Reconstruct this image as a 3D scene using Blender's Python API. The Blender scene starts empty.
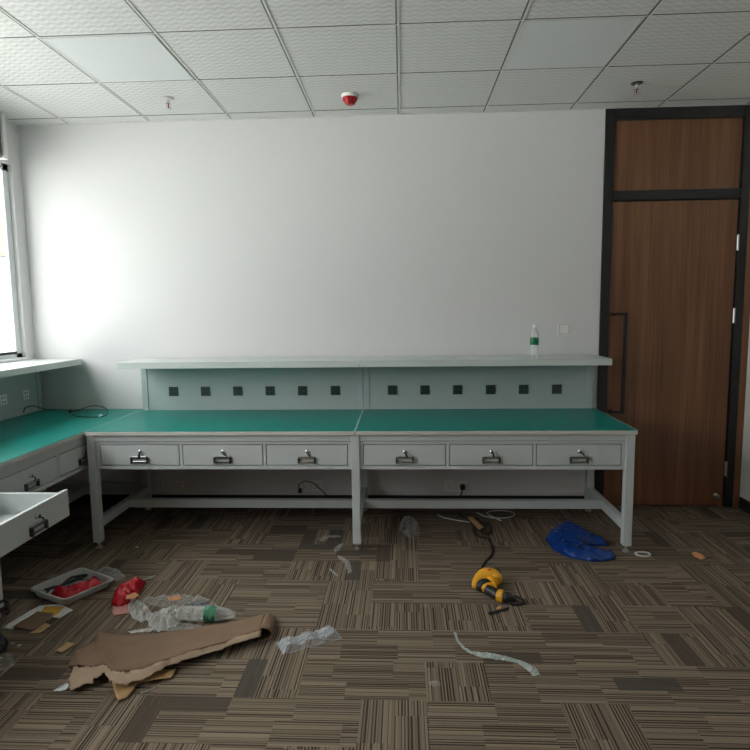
import bpy, bmesh, math, random
from mathutils import Vector, Matrix, noise, geometry
random.seed(7)
S = bpy.context.scene
C = S.collection

# ------------------------------------------------------------------ camera
PITCH, YAW, ROLL = 0.108796, -0.047934, -0.012396
F_PX = 587.79
cp, sp, cy, sy = math.cos(PITCH), math.sin(PITCH), math.cos(YAW), math.sin(YAW)
fwd = Vector((sy*cp, cy*cp, -sp))
rt = Vector((cy, -sy, 0))
up = rt.cross(fwd)
cr, sr = math.cos(ROLL), math.sin(ROLL)
rt2, up2 = rt*cr + up*sr, -rt*sr + up*cr
cam = bpy.data.cameras.new('camera')
cam.sensor_fit = 'HORIZONTAL'; cam.sensor_width = 36.0
cam.lens = F_PX/750*36.0
cam.clip_start = 0.02
camo = bpy.data.objects.new('camera', cam); C.objects.link(camo)
camo.matrix_world = Matrix(((rt2.x, up2.x, -fwd.x, 0.018293), (rt2.y, up2.y, -fwd.y, -4.360185),
                            (rt2.z, up2.z, -fwd.z, 1.481227), (0, 0, 0, 1)))
S.camera = camo

# ------------------------------------------------------------------ light
W = bpy.data.worlds.new('overcast_sky'); S.world = W
W.use_nodes = True
wn = W.node_tree.nodes; wl = W.node_tree.links
bg = wn['Background']
SKY_STRENGTH = 7.8
bg.inputs['Strength'].default_value = SKY_STRENGTH
tc = wn.new('ShaderNodeTexCoord'); sep = wn.new('ShaderNodeSeparateXYZ'); cr_ = wn.new('ShaderNodeValToRGB')
wl.new(tc.outputs['Generated'], sep.inputs[0]); wl.new(sep.outputs['Z'], cr_.inputs[0])
cr_.color_ramp.elements[0].color = (0.56, 0.54, 0.545, 1); cr_.color_ramp.elements[1].color = (1.0, 0.96, 0.965, 1)
wl.new(cr_.outputs[0], bg.inputs['Color'])

XL, XR = -2.790, 2.50           # side walls
YN = -7.2                       # wall behind the photographer
H = 2.866
WY0, WY1, WZ0, WZ1 = -0.11, -5.4, 1.168, 2.56   # window opening in the left wall
pl = bpy.data.lights.new('window_portal', 'AREA'); pl.shape = 'RECTANGLE'
pl.size = WZ1-WZ0; pl.size_y = WY0-WY1
pl.cycles.is_portal = True
plo = bpy.data.objects.new('window_portal', pl); C.objects.link(plo)
plo.location = (XL-0.09, (WY0+WY1)/2, (WZ0+WZ1)/2); plo.rotation_euler = (0, -math.pi/2, 0)

yard_fill_sun = bpy.data.lights.new('yard_fill_sun', 'SUN'); yard_fill_sun.energy = 28.0; yard_fill_sun.angle = math.radians(1.0)   # added: lights yard and house in place of skylight; no room window faces it
suno = bpy.data.objects.new('yard_fill_sun', yard_fill_sun); C.objects.link(suno)
suno.rotation_euler = Vector((-0.75, 0.15, -0.62)).to_track_quat('-Z', 'Y').to_euler()

S.view_settings.view_transform = 'Standard'
S.view_settings.look = 'None'
S.view_settings.gamma = 1.0
S.view_settings.use_curve_mapping = False
S.view_settings.exposure = 0.15
S.cycles.max_bounces = 14
S.cycles.diffuse_bounces = 8
S.cycles.transparent_max_bounces = 24
S.cycles.sample_clamp_indirect = 4.0

# ------------------------------------------------------------------ materials
MATS = {}; FILMS = []
def nodes(name):
    m = bpy.data.materials.new(name); m.use_nodes = True
    nt = m.node_tree
    return m, nt, nt.nodes['Principled BSDF']
def srgb(r, g, b):
    f = lambda c: (c/255/12.92) if c <= 10 else ((c/255+0.055)/1.055)**2.4
    return (f(r), f(g), f(b), 1)
def mat(name, col, rough=0.5, metal=0.0, nscale=0, namp=0.0, bump=0.0, bscale=60, spec=0.5, coat=0.0):
    """painted / moulded surface with a slight procedural mottling and bump"""
    m, nt, p = nodes(name)
    p.inputs['Base Color'].default_value = col
    p.inputs['Roughness'].default_value = rough
    p.inputs['Metallic'].default_value = metal
    p.inputs['Specular IOR Level'].default_value = spec
    p.inputs['Coat Weight'].default_value = coat
    tcn = nt.nodes.new('ShaderNodeTexCoord')
    if nscale:
        n = nt.nodes.new('ShaderNodeTexNoise'); n.inputs['Scale'].default_value = nscale; n.inputs['Detail'].default_value = 4
        nt.links.new(tcn.outputs['Object'], n.inputs['Vector'])
        mx = nt.nodes.new('ShaderNodeMix'); mx.data_type = 'RGBA'
        a = tuple(max(0, c*(1-namp)) for c in col[:3])+(1,); b = tuple(min(1, c*(1+namp)) for c in col[:3])+(1,)
        mx.inputs[6].default_value = a; mx.inputs[7].default_value = b
        nt.links.new(n.outputs['Fac'], mx.inputs[0]); nt.links.new(mx.outputs[2], p.inputs['Base Color'])
    if bump:
        n2 = nt.nodes.new('ShaderNodeTexNoise'); n2.inputs['Scale'].default_value = bscale; n2.inputs['Detail'].default_value = 3
        nt.links.new(tcn.outputs['Object'], n2.inputs['Vector'])
        bp = nt.nodes.new('ShaderNodeBump'); bp.inputs['Strength'].default_value = bump; bp.inputs['Distance'].default_value = 0.004
        nt.links.new(n2.outputs['Fac'], bp.inputs['Height']); nt.links.new(bp.outputs[0], p.inputs['Normal'])
    MATS[name] = m
    return m
def film(name, col, fac=0.35, rough=0.12, bscale=40, bump=0.8):
    """thin clear plastic: part of the light goes straight through, the rest is a glossy film"""
    m, nt, p = nodes(name)
    p.inputs['Base Color'].default_value = col; p.inputs['Roughness'].default_value = rough
    p.inputs['Specular IOR Level'].default_value = 0.8
    tcn = nt.nodes.new('ShaderNodeTexCoord'); n = nt.nodes.new('ShaderNodeTexNoise')
    n.inputs['Scale'].default_value = bscale; n.inputs['Detail'].default_value = 3
    nt.links.new(tcn.outputs['Object'], n.inputs['Vector'])
    bp = nt.nodes.new('ShaderNodeBump'); bp.inputs['Strength'].default_value = bump; bp.inputs['Distance'].default_value = 0.01
    nt.links.new(n.outputs['Fac'], bp.inputs['Height']); nt.links.new(bp.outputs[0], p.inputs['Normal'])
    tr = nt.nodes.new('ShaderNodeBsdfTransparent'); mx = nt.nodes.new('ShaderNodeMixShader')
    lw = nt.nodes.new('ShaderNodeLayerWeight'); lw.inputs['Blend'].default_value = 0.4
    nt.links.new(bp.outputs[0], lw.inputs['Normal'])
    ad = nt.nodes.new('ShaderNodeMath'); ad.operation = 'MULTIPLY_ADD'
    ad.inputs[1].default_value = 0.45; ad.inputs[2].default_value = fac; ad.use_clamp = True
    nt.links.new(lw.outputs['Facing'], ad.inputs[0])
    nt.links.new(ad.outputs[0], mx.inputs[0]); nt.links.new(tr.outputs[0], mx.inputs[1]); nt.links.new(p.outputs[0], mx.inputs[2])
    nt.links.new(mx.outputs[0], nt.nodes['Material Output'].inputs['Surface'])
    MATS[name] = m; FILMS.append(m)
    return m

M_wall = mat('white_wall_paint', (0.715, 0.71, 0.715, 1), 0.75, nscale=1.2, namp=0.015, bump=0.05, bscale=180)
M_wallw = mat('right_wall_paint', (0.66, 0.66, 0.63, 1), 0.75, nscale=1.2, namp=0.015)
M_black = mat('black_skirting', (0.012, 0.012, 0.013, 1), 0.45, nscale=8, namp=0.2)
M_frame = mat('black_door_frame', (0.014, 0.014, 0.015, 1), 0.4, nscale=6, namp=0.2)
M_paint = mat('grey_powder_coat', (0.53, 0.565, 0.565, 1), 0.42, nscale=3, namp=0.03, bump=0.04, bscale=300)
M_shelf = mat('pale_grey_shelf', (0.60, 0.645, 0.62, 1), 0.42, nscale=3, namp=0.03)
M_panel = mat('grey_green_panel', (0.43, 0.50, 0.495, 1), 0.5, nscale=3, namp=0.03)
M_edge = mat('table_edge_strip', (0.56, 0.57, 0.53, 1), 0.4, nscale=5, namp=0.03)
M_mat = mat('green_static_mat', (0.0, 0.205, 0.170, 1), 0.34, nscale=2.5, namp=0.1, bump=0.05, bscale=400, spec=0.28)
M_seam = mat('pale_mat_edge', (0.55, 0.66, 0.62, 1), 0.5, nscale=6, namp=0.05)
M_chrome = mat('chrome', (0.75, 0.76, 0.77, 1), 0.16, metal=1.0, nscale=30, namp=0.05)
M_steel = mat('brushed_steel', (0.62, 0.62, 0.60, 1), 0.35, metal=1.0, nscale=40, namp=0.08)
M_dark = mat('dark_handle_plastic', (0.03, 0.032, 0.034, 1), 0.35, nscale=20, namp=0.2)
M_socket = mat('dark_green_socket', (0.035, 0.06, 0.052, 1), 0.35, nscale=20, namp=0.2)
M_hole = mat('socket_hole', (0.004, 0.004, 0.004, 1), 0.6, nscale=20, namp=0.2)
M_white = mat('white_plastic', (0.84, 0.84, 0.82, 1), 0.3, nscale=10, namp=0.02)
M_winframe = mat('white_window_frame', (0.74, 0.77, 0.78, 1), 0.35, nscale=5, namp=0.02)
M_gasket = mat('dark_gasket', (0.03, 0.035, 0.035, 1), 0.6, nscale=10, namp=0.2)
M_blind = mat('grey_blind_fabric', (0.15, 0.15, 0.14, 1), 0.8, nscale=60, namp=0.15)
M_grid = mat('grid_white', (0.66, 0.67, 0.66, 1), 0.5, nscale=5, namp=0.02)
M_gap = mat('grid_gap', (0.10, 0.105, 0.105, 1), 0.7, nscale=5, namp=0.1)
M_led = mat('light_panel_diffuser', (0.66, 0.68, 0.695, 1), 0.4, nscale=3, namp=0.02)
M_red = mat('red_alarm_plastic', (0.42, 0.006, 0.01, 1), 0.3, nscale=10, namp=0.1)
M_cable = mat('black_cable_rubber', (0.012, 0.012, 0.014, 1), 0.5, nscale=30, namp=0.2)
M_wcable = mat('white_cable', (0.62, 0.63, 0.60, 1), 0.4, nscale=30, namp=0.05)
M_card = mat('brown_cardboard', (0.205, 0.128, 0.078, 1), 0.8, nscale=14, namp=0.16, bump=0.25, bscale=90)
M_cardin = mat('torn_cardboard_lining', (0.38, 0.275, 0.19, 1), 0.85, nscale=35, namp=0.22, bump=0.4, bscale=120)
M_tan = mat('tan_cardboard', (0.44, 0.27, 0.125, 1), 0.8, nscale=18, namp=0.12, bump=0.2, bscale=90)
M_paper = mat('white_paper', (0.68, 0.69, 0.68, 1), 0.7, nscale=9, namp=0.04)
M_yellowp = mat('yellow_sticker', (0.62, 0.33, 0.02, 1), 0.5, nscale=9, namp=0.1)
M_redbag = mat('red_plastic_film', (0.52, 0.010, 0.022, 1), 0.15, nscale=35, namp=0.35, bump=0.9, bscale=75)
M_pink = mat('pink_paper', (0.50, 0.22, 0.20, 1), 0.6, nscale=25, namp=0.2)
M_bluebag = mat('blue_plastic_film', (0.004, 0.038, 0.21, 1), 0.14, nscale=12, namp=0.3, bump=0.9, bscale=20)
M_navy = mat('navy_plastic_film', (0.01, 0.014, 0.03, 1), 0.35, nscale=12, namp=0.3, bump=0.5, bscale=24)
M_dyellow = mat('drill_yellow', (0.72, 0.34, 0.01, 1), 0.35, nscale=15, namp=0.08)
M_dblack = mat('drill_black', (0.016, 0.018, 0.022, 1), 0.45, nscale=25, namp=0.2, bump=0.2, bscale=200)
M_foil = mat('crumpled_foil', (0.66, 0.67, 0.68, 1), 0.25, metal=0.6, nscale=40, namp=0.2, bump=0.8, bscale=90)
M_whitefilm = film('milky_plastic_film', (0.82, 0.83, 0.79, 1), 0.40, rough=0.12, bscale=35, bump=0.8)
M_orange = mat('orange_scrap', (0.55, 0.24, 0.10, 1), 0.6, nscale=40, namp=0.3)
M_label = mat('green_bottle_label', (0.0, 0.15, 0.06, 1), 0.35, nscale=60, namp=0.35)
M_clear = film('clear_film', (0.72, 0.76, 0.77, 1), 0.03, rough=0.06, bscale=22)
M_clear2 = film('crinkled_clear_film', (0.82, 0.85, 0.84, 1), 0.10, rough=0.08, bscale=28, bump=0.8)
M_blister = film('clear_blister_plastic', (0.66, 0.72, 0.78, 1), 0.24, rough=0.08, bscale=30, bump=0.5)
M_bottle = film('clear_bottle_plastic', (0.80, 0.83, 0.82, 1), 0.20, rough=0.06, bscale=25, bump=0.3)
M_tray = film('translucent_tray_plastic', (0.66, 0.68, 0.67, 1), 0.34, rough=0.3, bscale=20, bump=0.1)
M_ext1 = mat('outside_pale_blue_cladding', (0.075, 0.095, 0.115, 1), 0.6, nscale=0.8, namp=0.1)
M_ext2 = mat('outside_yellow_cladding', (0.16, 0.13, 0.045, 1), 0.6, nscale=0.8, namp=0.08)
M_ext3 = mat('outside_white_render', (0.30, 0.30, 0.29, 1), 0.7, nscale=0.8, namp=0.05)
M_ground = mat('outside_paving', (0.60, 0.60, 0.57, 1), 0.8, nscale=0.6, namp=0.1)

def glass_mat():
    m, nt, p = nodes('window_glass')
    gl = nt.nodes.new('ShaderNodeBsdfGlossy'); gl.inputs['Roughness'].default_value = 0.02
    tr = nt.nodes.new('ShaderNodeBsdfTransparent'); tr.inputs[0].default_value = (0.96, 0.99, 0.98, 1)
    lw = nt.nodes.new('ShaderNodeLayerWeight'); pw = nt.nodes.new('ShaderNodeMath'); pw.operation = 'POWER'; pw.inputs[1].default_value = 5
    fr = nt.nodes.new('ShaderNodeMath'); fr.operation = 'MULTIPLY_ADD'; fr.inputs[1].default_value = 0.6; fr.inputs[2].default_value = 0.02
    nt.links.new(lw.outputs['Facing'], pw.inputs[0]); nt.links.new(pw.outputs[0], fr.inputs[0])
    mx = nt.nodes.new('ShaderNodeMixShader')
    nt.links.new(fr.outputs[0], mx.inputs[0]); nt.links.new(tr.outputs[0], mx.inputs[1]); nt.links.new(gl.outputs[0], mx.inputs[2])
    nt.links.new(mx.outputs[0], nt.nodes['Material Output'].inputs['Surface'])
    return m
M_glass = glass_mat()

def wood_mat():
    m, nt, p = nodes('walnut_veneer')
    N, L = nt.nodes.new, nt.links.new
    tcn = N('ShaderNodeTexCoord'); mp = N('ShaderNodeMapping'); mp.inputs['Scale'].default_value = (85, 85, 1.6)
    L(tcn.outputs['Object'], mp.inputs[0])
    n = N('ShaderNodeTexNoise'); n.inputs['Scale'].default_value = 1.0; n.inputs['Detail'].default_value = 5; n.inputs['Roughness'].default_value = 0.6
    L(mp.outputs[0], n.inputs['Vector'])
    mp2 = N('ShaderNodeMapping'); mp2.inputs['Scale'].default_value = (14, 14, 0.5); L(tcn.outputs['Object'], mp2.inputs[0])
    n2 = N('ShaderNodeTexNoise'); n2.inputs['Scale'].default_value = 1.0; n2.inputs['Detail'].default_value = 3; L(mp2.outputs[0], n2.inputs['Vector'])
    ad = N('ShaderNodeMath'); ad.operation = 'ADD'; L(n.outputs['Fac'], ad.inputs[0]); L(n2.outputs['Fac'], ad.inputs[1])
    hv = N('ShaderNodeMath'); hv.operation = 'MULTIPLY'; hv.inputs[1].default_value = 0.5; L(ad.outputs[0], hv.inputs[0])
    r = N('ShaderNodeValToRGB')
    r.color_ramp.elements[0].position = 0.33; r.color_ramp.elements[0].color = (0.112, 0.042, 0.017, 1)
    r.color_ramp.elements[1].position = 0.68; r.color_ramp.elements[1].color = (0.255, 0.115, 0.053, 1)
    L(hv.outputs[0], r.inputs[0]); L(r.outputs[0], p.inputs['Base Color'])
    p.inputs['Roughness'].default_value = 0.42
    return m
M_wood = wood_mat()

def ceiling_mat():
    m, nt, p = nodes('embossed_ceiling_tile')
    N, L = nt.nodes.new, nt.links.new
    p.inputs['Roughness'].default_value = 0.55
    tcn = N('ShaderNodeTexCoord'); sp_ = N('ShaderNodeSeparateXYZ'); L(tcn.outputs['Object'], sp_.inputs[0])
    def mth(op, a, b=None, c=None):
        n = N('ShaderNodeMath'); n.operation = op
        for i, v in enumerate((a, b, c)):
            if v is None: continue
            if isinstance(v, (int, float)): n.inputs[i].default_value = v
            else: L(v, n.inputs[i])
        return n.outputs[0]
    zig = mth('PINGPONG', sp_.outputs['X'], 0.03)
    ph = mth('MULTIPLY_ADD', sp_.outputs['Y'], 2*math.pi/0.042, mth('MULTIPLY', zig, 95.0))
    h = mth('MULTIPLY_ADD', mth('SINE', ph), 0.5, 0.5)
    bp = N('ShaderNodeBump'); bp.inputs['Strength'].default_value = 0.42; bp.inputs['Distance'].default_value = 0.005
    L(h, bp.inputs['Height']); L(bp.outputs[0], p.inputs['Normal'])
    mxc = N('ShaderNodeMix'); mxc.data_type = 'RGBA'; mxc.inputs[6].default_value = (0.585, 0.59, 0.585, 1); mxc.inputs[7].default_value = (0.70, 0.705, 0.695, 1)
    L(h, mxc.inputs[0]); L(mxc.outputs[2], p.inputs['Base Color'])     # relief shading put into the colour: crests paler, troughs darker
    return m
M_ceil = ceiling_mat()

def carpet_mat():
    m, nt, p = nodes('striped_carpet_tile')
    N, L = nt.nodes.new, nt.links.new
    def mth(op, a, b=None, c=None):
        n = N('ShaderNodeMath'); n.operation = op
        for i, v in enumerate((a, b, c)):
            if v is None: continue
            if isinstance(v, (int, float)): n.inputs[i].default_value = v
            else: L(v, n.inputs[i])
        return n.outputs[0]
    def wnoise(*a):
        n = N('ShaderNodeTexWhiteNoise'); n.noise_dimensions = '3D'
        cb = N('ShaderNodeCombineXYZ')
        for i, v in enumerate(a):
            if isinstance(v, (int, float)): cb.inputs[i].default_value = v
            else: L(v, cb.inputs[i])
        L(cb.outputs[0], n.inputs['Vector'])
        return n.outputs['Value']
    tcn = N('ShaderNodeTexCoord'); s = N('ShaderNodeSeparateXYZ'); L(tcn.outputs['Object'], s.inputs[0])
    X = mth('ADD', s.outputs['X'], 20.4); Y = mth('ADD', s.outputs['Y'], 20.26)
    fl = lambda v, k: mth('FLOOR', mth('MULTIPLY', v, 1/k))
    # blocks: rows of quarter-metre bands whose breaks shift from band to band
    by = fl(Y, 0.25)
    off = mth('MULTIPLY', wnoise(by, 3.3, 0.5), 0.0)
    bx = fl(mth('ADD', X, off), 0.25)
    bigx, bigy = fl(X, 0.5), fl(Y, 0.5)
    par = mth('MODULO', mth('ADD', bigx, bigy), 2.0)
    r = wnoise(bx, by, 1.7)
    flip = mth('GREATER_THAN', r, 0.66)
    d = mth('ABSOLUTE', mth('SUBTRACT', mth('GREATER_THAN', par, 0.5), flip))
    id_ = mth('SUBTRACT', 1.0, d)
    across = mth('ADD', mth('MULTIPLY', d, X), mth('MULTIPLY', id_, Y))
    along = mth('ADD', mth('MULTIPLY', d, Y), mth('MULTIPLY', id_, X))
    seg = fl(mth('ADD', along, mth('MULTIPLY', wnoise(fl(across, 0.125), 9.1, d), 0.25)), 0.25)
    # thin dark lines of changing width
    cell = fl(across, 0.0118)
    fr = mth('FRACT', mth('MULTIPLY', across, 1/0.0118))
    wdt = mth('MULTIPLY_ADD', wnoise(cell, seg, d), 0.75, -0.12)
    dark = mth('LESS_THAN', fr, wdt)
    tone = wnoise(fl(across, 0.0118), seg, mth('ADD', d, 4.2))
    # plain darker patches
    pa = fl(along, 0.25); pc = fl(across, 1/12)
    patch = mth('GREATER_THAN', wnoise(pa, pc, mth('ADD', d, 7.7)), 0.925)
    nf = N('ShaderNodeTexNoise'); nf.inputs['Scale'].default_value = 260; nf.inputs['Detail'].default_value = 2
    L(tcn.outputs['Object'], nf.inputs['Vector'])
    def mixc(f, a, b):
        n = N('ShaderNodeMix'); n.data_type = 'RGBA'
        L(f, n.inputs[0])
        for i, v in ((6, a), (7, b)):
            if isinstance(v, tuple): n.inputs[i].default_value = v
            else: L(v, n.inputs[i])
        return n.outputs[2]
    base = mixc(tone, (0.150, 0.116, 0.083, 1), (0.262, 0.206, 0.152, 1))
    c1 = mixc(mth('MULTIPLY', dark, 0.92), base, (0.034, 0.026, 0.019, 1))
    pcol = mixc(wnoise(pa, pc, 11.0), (0.078, 0.060, 0.045, 1), (0.074, 0.067, 0.058, 1))
    c2 = mixc(mth('MULTIPLY', patch, 0.88), c1, pcol)
    mul = N('ShaderNodeMix'); mul.data_type = 'RGBA'; mul.blend_type = 'MULTIPLY'; mul.inputs[0].default_value = 1
    L(c2, mul.inputs[6])
    g = mth('MULTIPLY_ADD', nf.outputs['Fac'], 0.9, 0.55)
    cbg = N('ShaderNodeCombineColor'); [L(g, cbg.inputs[i]) for i in range(3)]
    L(cbg.outputs[0], mul.inputs[7]); L(mul.outputs[2], p.inputs['Base Color'])
    p.inputs['Roughness'].default_value = 0.95; p.inputs['Specular IOR Level'].default_value = 0.12
    bp = N('ShaderNodeBump'); bp.inputs['Strength'].default_value = 0.4; bp.inputs['Distance'].default_value = 0.004
    hh = mth('ADD', nf.outputs['Fac'], mth('MULTIPLY', dark, -0.8)); L(hh, bp.inputs['Height']); L(bp.outputs[0], p.inputs['Normal'])
    return m
M_carpet = carpet_mat()

# ------------------------------------------------------------------ helpers
def BM(): return bmesh.new()
def box(bm, x0, x1, y0, y1, z0, z1):
    x0, x1 = sorted((x0, x1)); y0, y1 = sorted((y0, y1)); z0, z1 = sorted((z0, z1))
    v = [bm.verts.new(p) for p in ((x0,y0,z0),(x1,y0,z0),(x1,y1,z0),(x0,y1,z0),(x0,y0,z1),(x1,y0,z1),(x1,y1,z1),(x0,y1,z1))]
    for f in ((0,3,2,1),(4,5,6,7),(0,1,5,4),(1,2,6,5),(2,3,7,6),(3,0,4,7)): bm.faces.new([v[i] for i in f])
    return bm
def tube(bm, pts, r, n=10, sy_=1.0, closed=False):
    pts = [Vector(p) for p in pts]
    rs = r if isinstance(r, (list, tuple)) else [r]*len(pts)
    rings = []
    up_ = Vector((0, 0, 1))
    N = len(pts)
    prev = None
    for i, p in enumerate(pts):
        if closed: t = pts[(i+1) % N]-pts[(i-1) % N]
        else: t = pts[min(i+1, N-1)]-pts[max(i-1, 0)]
        t.normalize()
        a = prev if prev is not None else (up_ if abs(t.z) < 0.9 else Vector((1, 0, 0)))
        u = (a - t*a.dot(t))
        if u.length < 1e-5: u = Vector((1, 0, 0)) - t*t.x
        u.normalize(); w = t.cross(u); prev = u
        rings.append([bm.verts.new(p + (u*math.cos(2*math.pi*k/n)*sy_ + w*math.sin(2*math.pi*k/n))*rs[i]) for k in range(n)])
    for i in range(N if closed else N-1):
        A, B = rings[i], rings[(i+1) % N]
        for k in range(n): bm.faces.new((A[k], A[(k+1) % n], B[(k+1) % n], B[k]))
    if not closed:
        bm.faces.new(rings[0][::-1]); bm.faces.new(rings[-1])
    return bm
def smooth_pts(pts, n=6):
    """Catmull-Rom through the points"""
    P = [Vector(p) for p in pts]; out = []
    for i in range(len(P)-1):
        a, b, c, d = P[max(i-1, 0)], P[i], P[i+1], P[min(i+2, len(P)-1)]
        for k in range(n):
            t = k/n
            out.append(0.5*((2*b) + (c-a)*t + (2*a-5*b+4*c-d)*t*t + (3*b-a-3*c+d)*t**3))
    out.append(P[-1]); return out
def lathe(bm, prof, o=(0, 0, 0), axis='z', n=24, cap=True):
    rings = []
    for r, h in prof:
        ring = []
        for k in range(n):
            a = 2*math.pi*k/n; c, s_ = r*math.cos(a), r*math.sin(a)
            p = {'z': (c, s_, h), 'y': (c, h, s_), 'x': (h, c, s_)}[axis]
            ring.append(bm.verts.new((o[0]+p[0], o[1]+p[1], o[2]+p[2])))
        rings.append(ring)
    for i in range(len(rings)-1):
        for k in range(n): bm.faces.new((rings[i][k], rings[i][(k+1) % n], rings[i+1][(k+1) % n], rings[i+1][k]))
    if cap: bm.faces.new(rings[0][::-1]); bm.faces.new(rings[-1])
    return bm
def obj(name, bm, m, parent=None, bevel=0.0, smooth=False, solid=0.0, loc=None, subd=0):
    bmesh.ops.recalc_face_normals(bm, faces=bm.faces)
    me = bpy.data.meshes.new(name); bm.to_mesh(me); bm.free()
    for mm in (m if isinstance(m, (list, tuple)) else [m]): me.materials.append(mm)
    if smooth:
        for p in me.polygons: p.use_smooth = True
    o = bpy.data.objects.new(name, me); C.objects.link(o)
    if parent: o.parent = parent
    if loc: o.location = loc
    if solid:
        s_ = o.modifiers.new('thickness', 'SOLIDIFY'); s_.thickness = solid; s_.offset = 0
    if bevel:
        b = o.modifiers.new('bevel', 'BEVEL'); b.width = bevel; b.segments = 2; b.limit_method = 'ANGLE'
    if subd:
        b = o.modifiers.new('subdivision', 'SUBSURF'); b.levels = subd; b.render_levels = subd
    return o
def tag(o, label, cat, group=None):
    o['label'] = label; o['category'] = cat
    if group: o['group'] = group
    return o
def thing(name, label, cat, loc=(0, 0, 0), rz=0, group=None):
    o = bpy.data.objects.new(name, None); C.objects.link(o)
    o.empty_display_size = 0.1
    o.location = loc; o.rotation_euler = (0, 0, rz)
    return tag(o, label, cat, group)
def structure(o):
    o['kind'] = 'structure'; return o
def sheet(name, m, outline, zf, sp=0.012, thick=0.0015, parent=None, jag=0.0, smooth=True, seed=0):
    """triangulated sheet cut to an outline (floor coordinates) and lifted by zf(x, y, edge_distance)"""
    rnd = random.Random(seed+len(outline))
    P = [Vector(p[:2]) for p in outline]; B = []
    for i, a in enumerate(P):
        b = P[(i+1) % len(P)]; n = max(1, int((b-a).length/sp)); nn = Vector((-(b-a).y, (b-a).x)); nn = nn.normalized() if nn.length else nn
        for k in range(n): B.append(a.lerp(b, k/n) + nn*(rnd.uniform(-jag, jag) if k else 0))
    def edge(q): 
        best = 9
        for i, a in enumerate(B):
            b = B[(i+1) % len(B)]; ab = b-a; t = max(0, min(1, (q-a).dot(ab)/max(ab.length_squared, 1e-12)))
            best = min(best, (q-a-ab*t).length)
        return best
    def inside(q):
        c = False
        for i, a in enumerate(B):
            b = B[i-1]
            if (a.y > q.y) != (b.y > q.y) and q.x < (b.x-a.x)*(q.y-a.y)/(b.y-a.y)+a.x: c = not c
        return c
    x0 = min(p.x for p in B); x1 = max(p.x for p in B); y0 = min(p.y for p in B); y1 = max(p.y for p in B)
    V = list(B); x = x0
    while x < x1:
        y = y0
        while y < y1:
            q = Vector((x+rnd.uniform(-.25, .25)*sp, y+rnd.uniform(-.25, .25)*sp))
            if inside(q) and edge(q) > sp*0.45: V.append(q)
            y += sp
        x += sp
    vs, es, fs, *_ = geometry.delaunay_2d_cdt(V, [], [list(range(len(B)))], 1, 1e-5)
    bm = BM()
    bv = [bm.verts.new((v.x, v.y, zf(v.x, v.y, edge(v)))) for v in vs]
    for f in fs:
        try: bm.faces.new([bv[i] for i in f])
        except ValueError: pass
    for v in list(bm.verts):
        if not v.link_faces: bm.verts.remove(v)
    if m in FILMS: smooth, thick = False, 0.0            # film: one thin crinkled skin
    return obj(name, bm, m, parent, smooth=smooth, solid=thick)
def nz(x, y, s, k=0.0): return noise.noise(Vector((x*s, y*s, k)))
def crumple(base, amp, s=30, k=0.0, dome=0.0, fall=0.04):
    """folds and creases of a dropped sheet"""
    def f(x, y, e):
        rid = 1-abs(nz(x, y, s, k))*2
        d = min(1, e/fall); d = 1-(1-d)**2
        return max(0.003, base + amp*(0.25+0.75*d)*(0.5*rid+0.5*abs(nz(x, y, s*2.3, k+5))) + dome*d*(0.75+0.4*nz(x, y, s*0.4, k+9)))
    return f
def flat(h, amp=0.0015, s=12, k=0):
    return lambda x, y, e: h + amp*(1+nz(x, y, s, k))

# ------------------------------------------------------------------ room shell
def plane_box(name, m, x0, x1, y0, y1, z0, z1): return structure(obj(name, box(BM(), x0, x1, y0, y1, z0, z1), m))
plane_box('floor', M_carpet, XL-0.07, XR+0.2, YN-0.2, 0.15, -0.1, 0.0)
plane_box('ceiling', M_ceil, XL-0.07, XR+0.2, YN-0.2, 0.15, H, H+0.1)
DX0, DX1 = 1.447, 2.452
bm = BM(); box(bm, XL-0.07, DX0, 0, 0.15, 0, H); box(bm, DX1, XR+0.2, 0, 0.15, 0, H); box(bm, DX0, DX1, 0.10, 0.15, 0, H)
structure(obj('wall_back', bm, M_wall))
bm = BM()
box(bm, XL-0.07, XL, 0, YN, 0, WZ0); box(bm, XL-0.07, XL, 0, YN, WZ1, H)
box(bm, XL-0.07, XL, 0, WY0, WZ0, WZ1); box(bm, XL-0.07, XL, WY1, YN, WZ0, WZ1)
structure(obj('wall_left', bm, M_wall))
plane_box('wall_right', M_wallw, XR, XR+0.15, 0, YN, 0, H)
plane_box('wall_front', M_wood, XL-0.07, XR+0.2, YN-0.15, YN, 0, H)  # unseen wall; its dark veneer is chosen to cut bounced light
plane_box('baseboard_back', M_black, XL, DX0, -0.012, 0, 0, 0.082)
plane_box('baseboard_right', M_black, XR-0.012, XR, -0.03, YN, 0, 0.085)
plane_box('trim_1', M_wall, XL, DX0, -0.010, 0, 0.084, 0.108)      # white strip above the skirting
plane_box('trim_2', M_wood, DX1, XR, -0.014, 0, 0, H)             # veneer strip beside the door frame

# suspended ceiling grid
bm = BM(); gm = BM()
xs = [0.6*k for k in range(-4, 5)]
ys = [-0.134-0.6*k for k in range(0, 12)]
for x in xs:
    box(bm, x+0.002, x+0.013, 0, YN, H-0.0035, H); box(gm, x-0.006, x+0.002, 0, YN, H-0.0025, H)
for y in ys:
    box(bm, XL, XR, y+0.002, y+0.009, H-0.003, H); box(gm, XL, XR, y-0.003, y+0.002, H-0.002, H)
box(bm, XL, XR, -0.018, 0, H-0.004, H); box(bm, XL, XL+0.018, 0, YN, H-0.004, H); box(bm, XR-0.018, XR, 0, YN, H-0.004, H)
structure(obj('trim_3', bm, M_grid)); structure(obj('trim_4', gm, M_gap))

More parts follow.
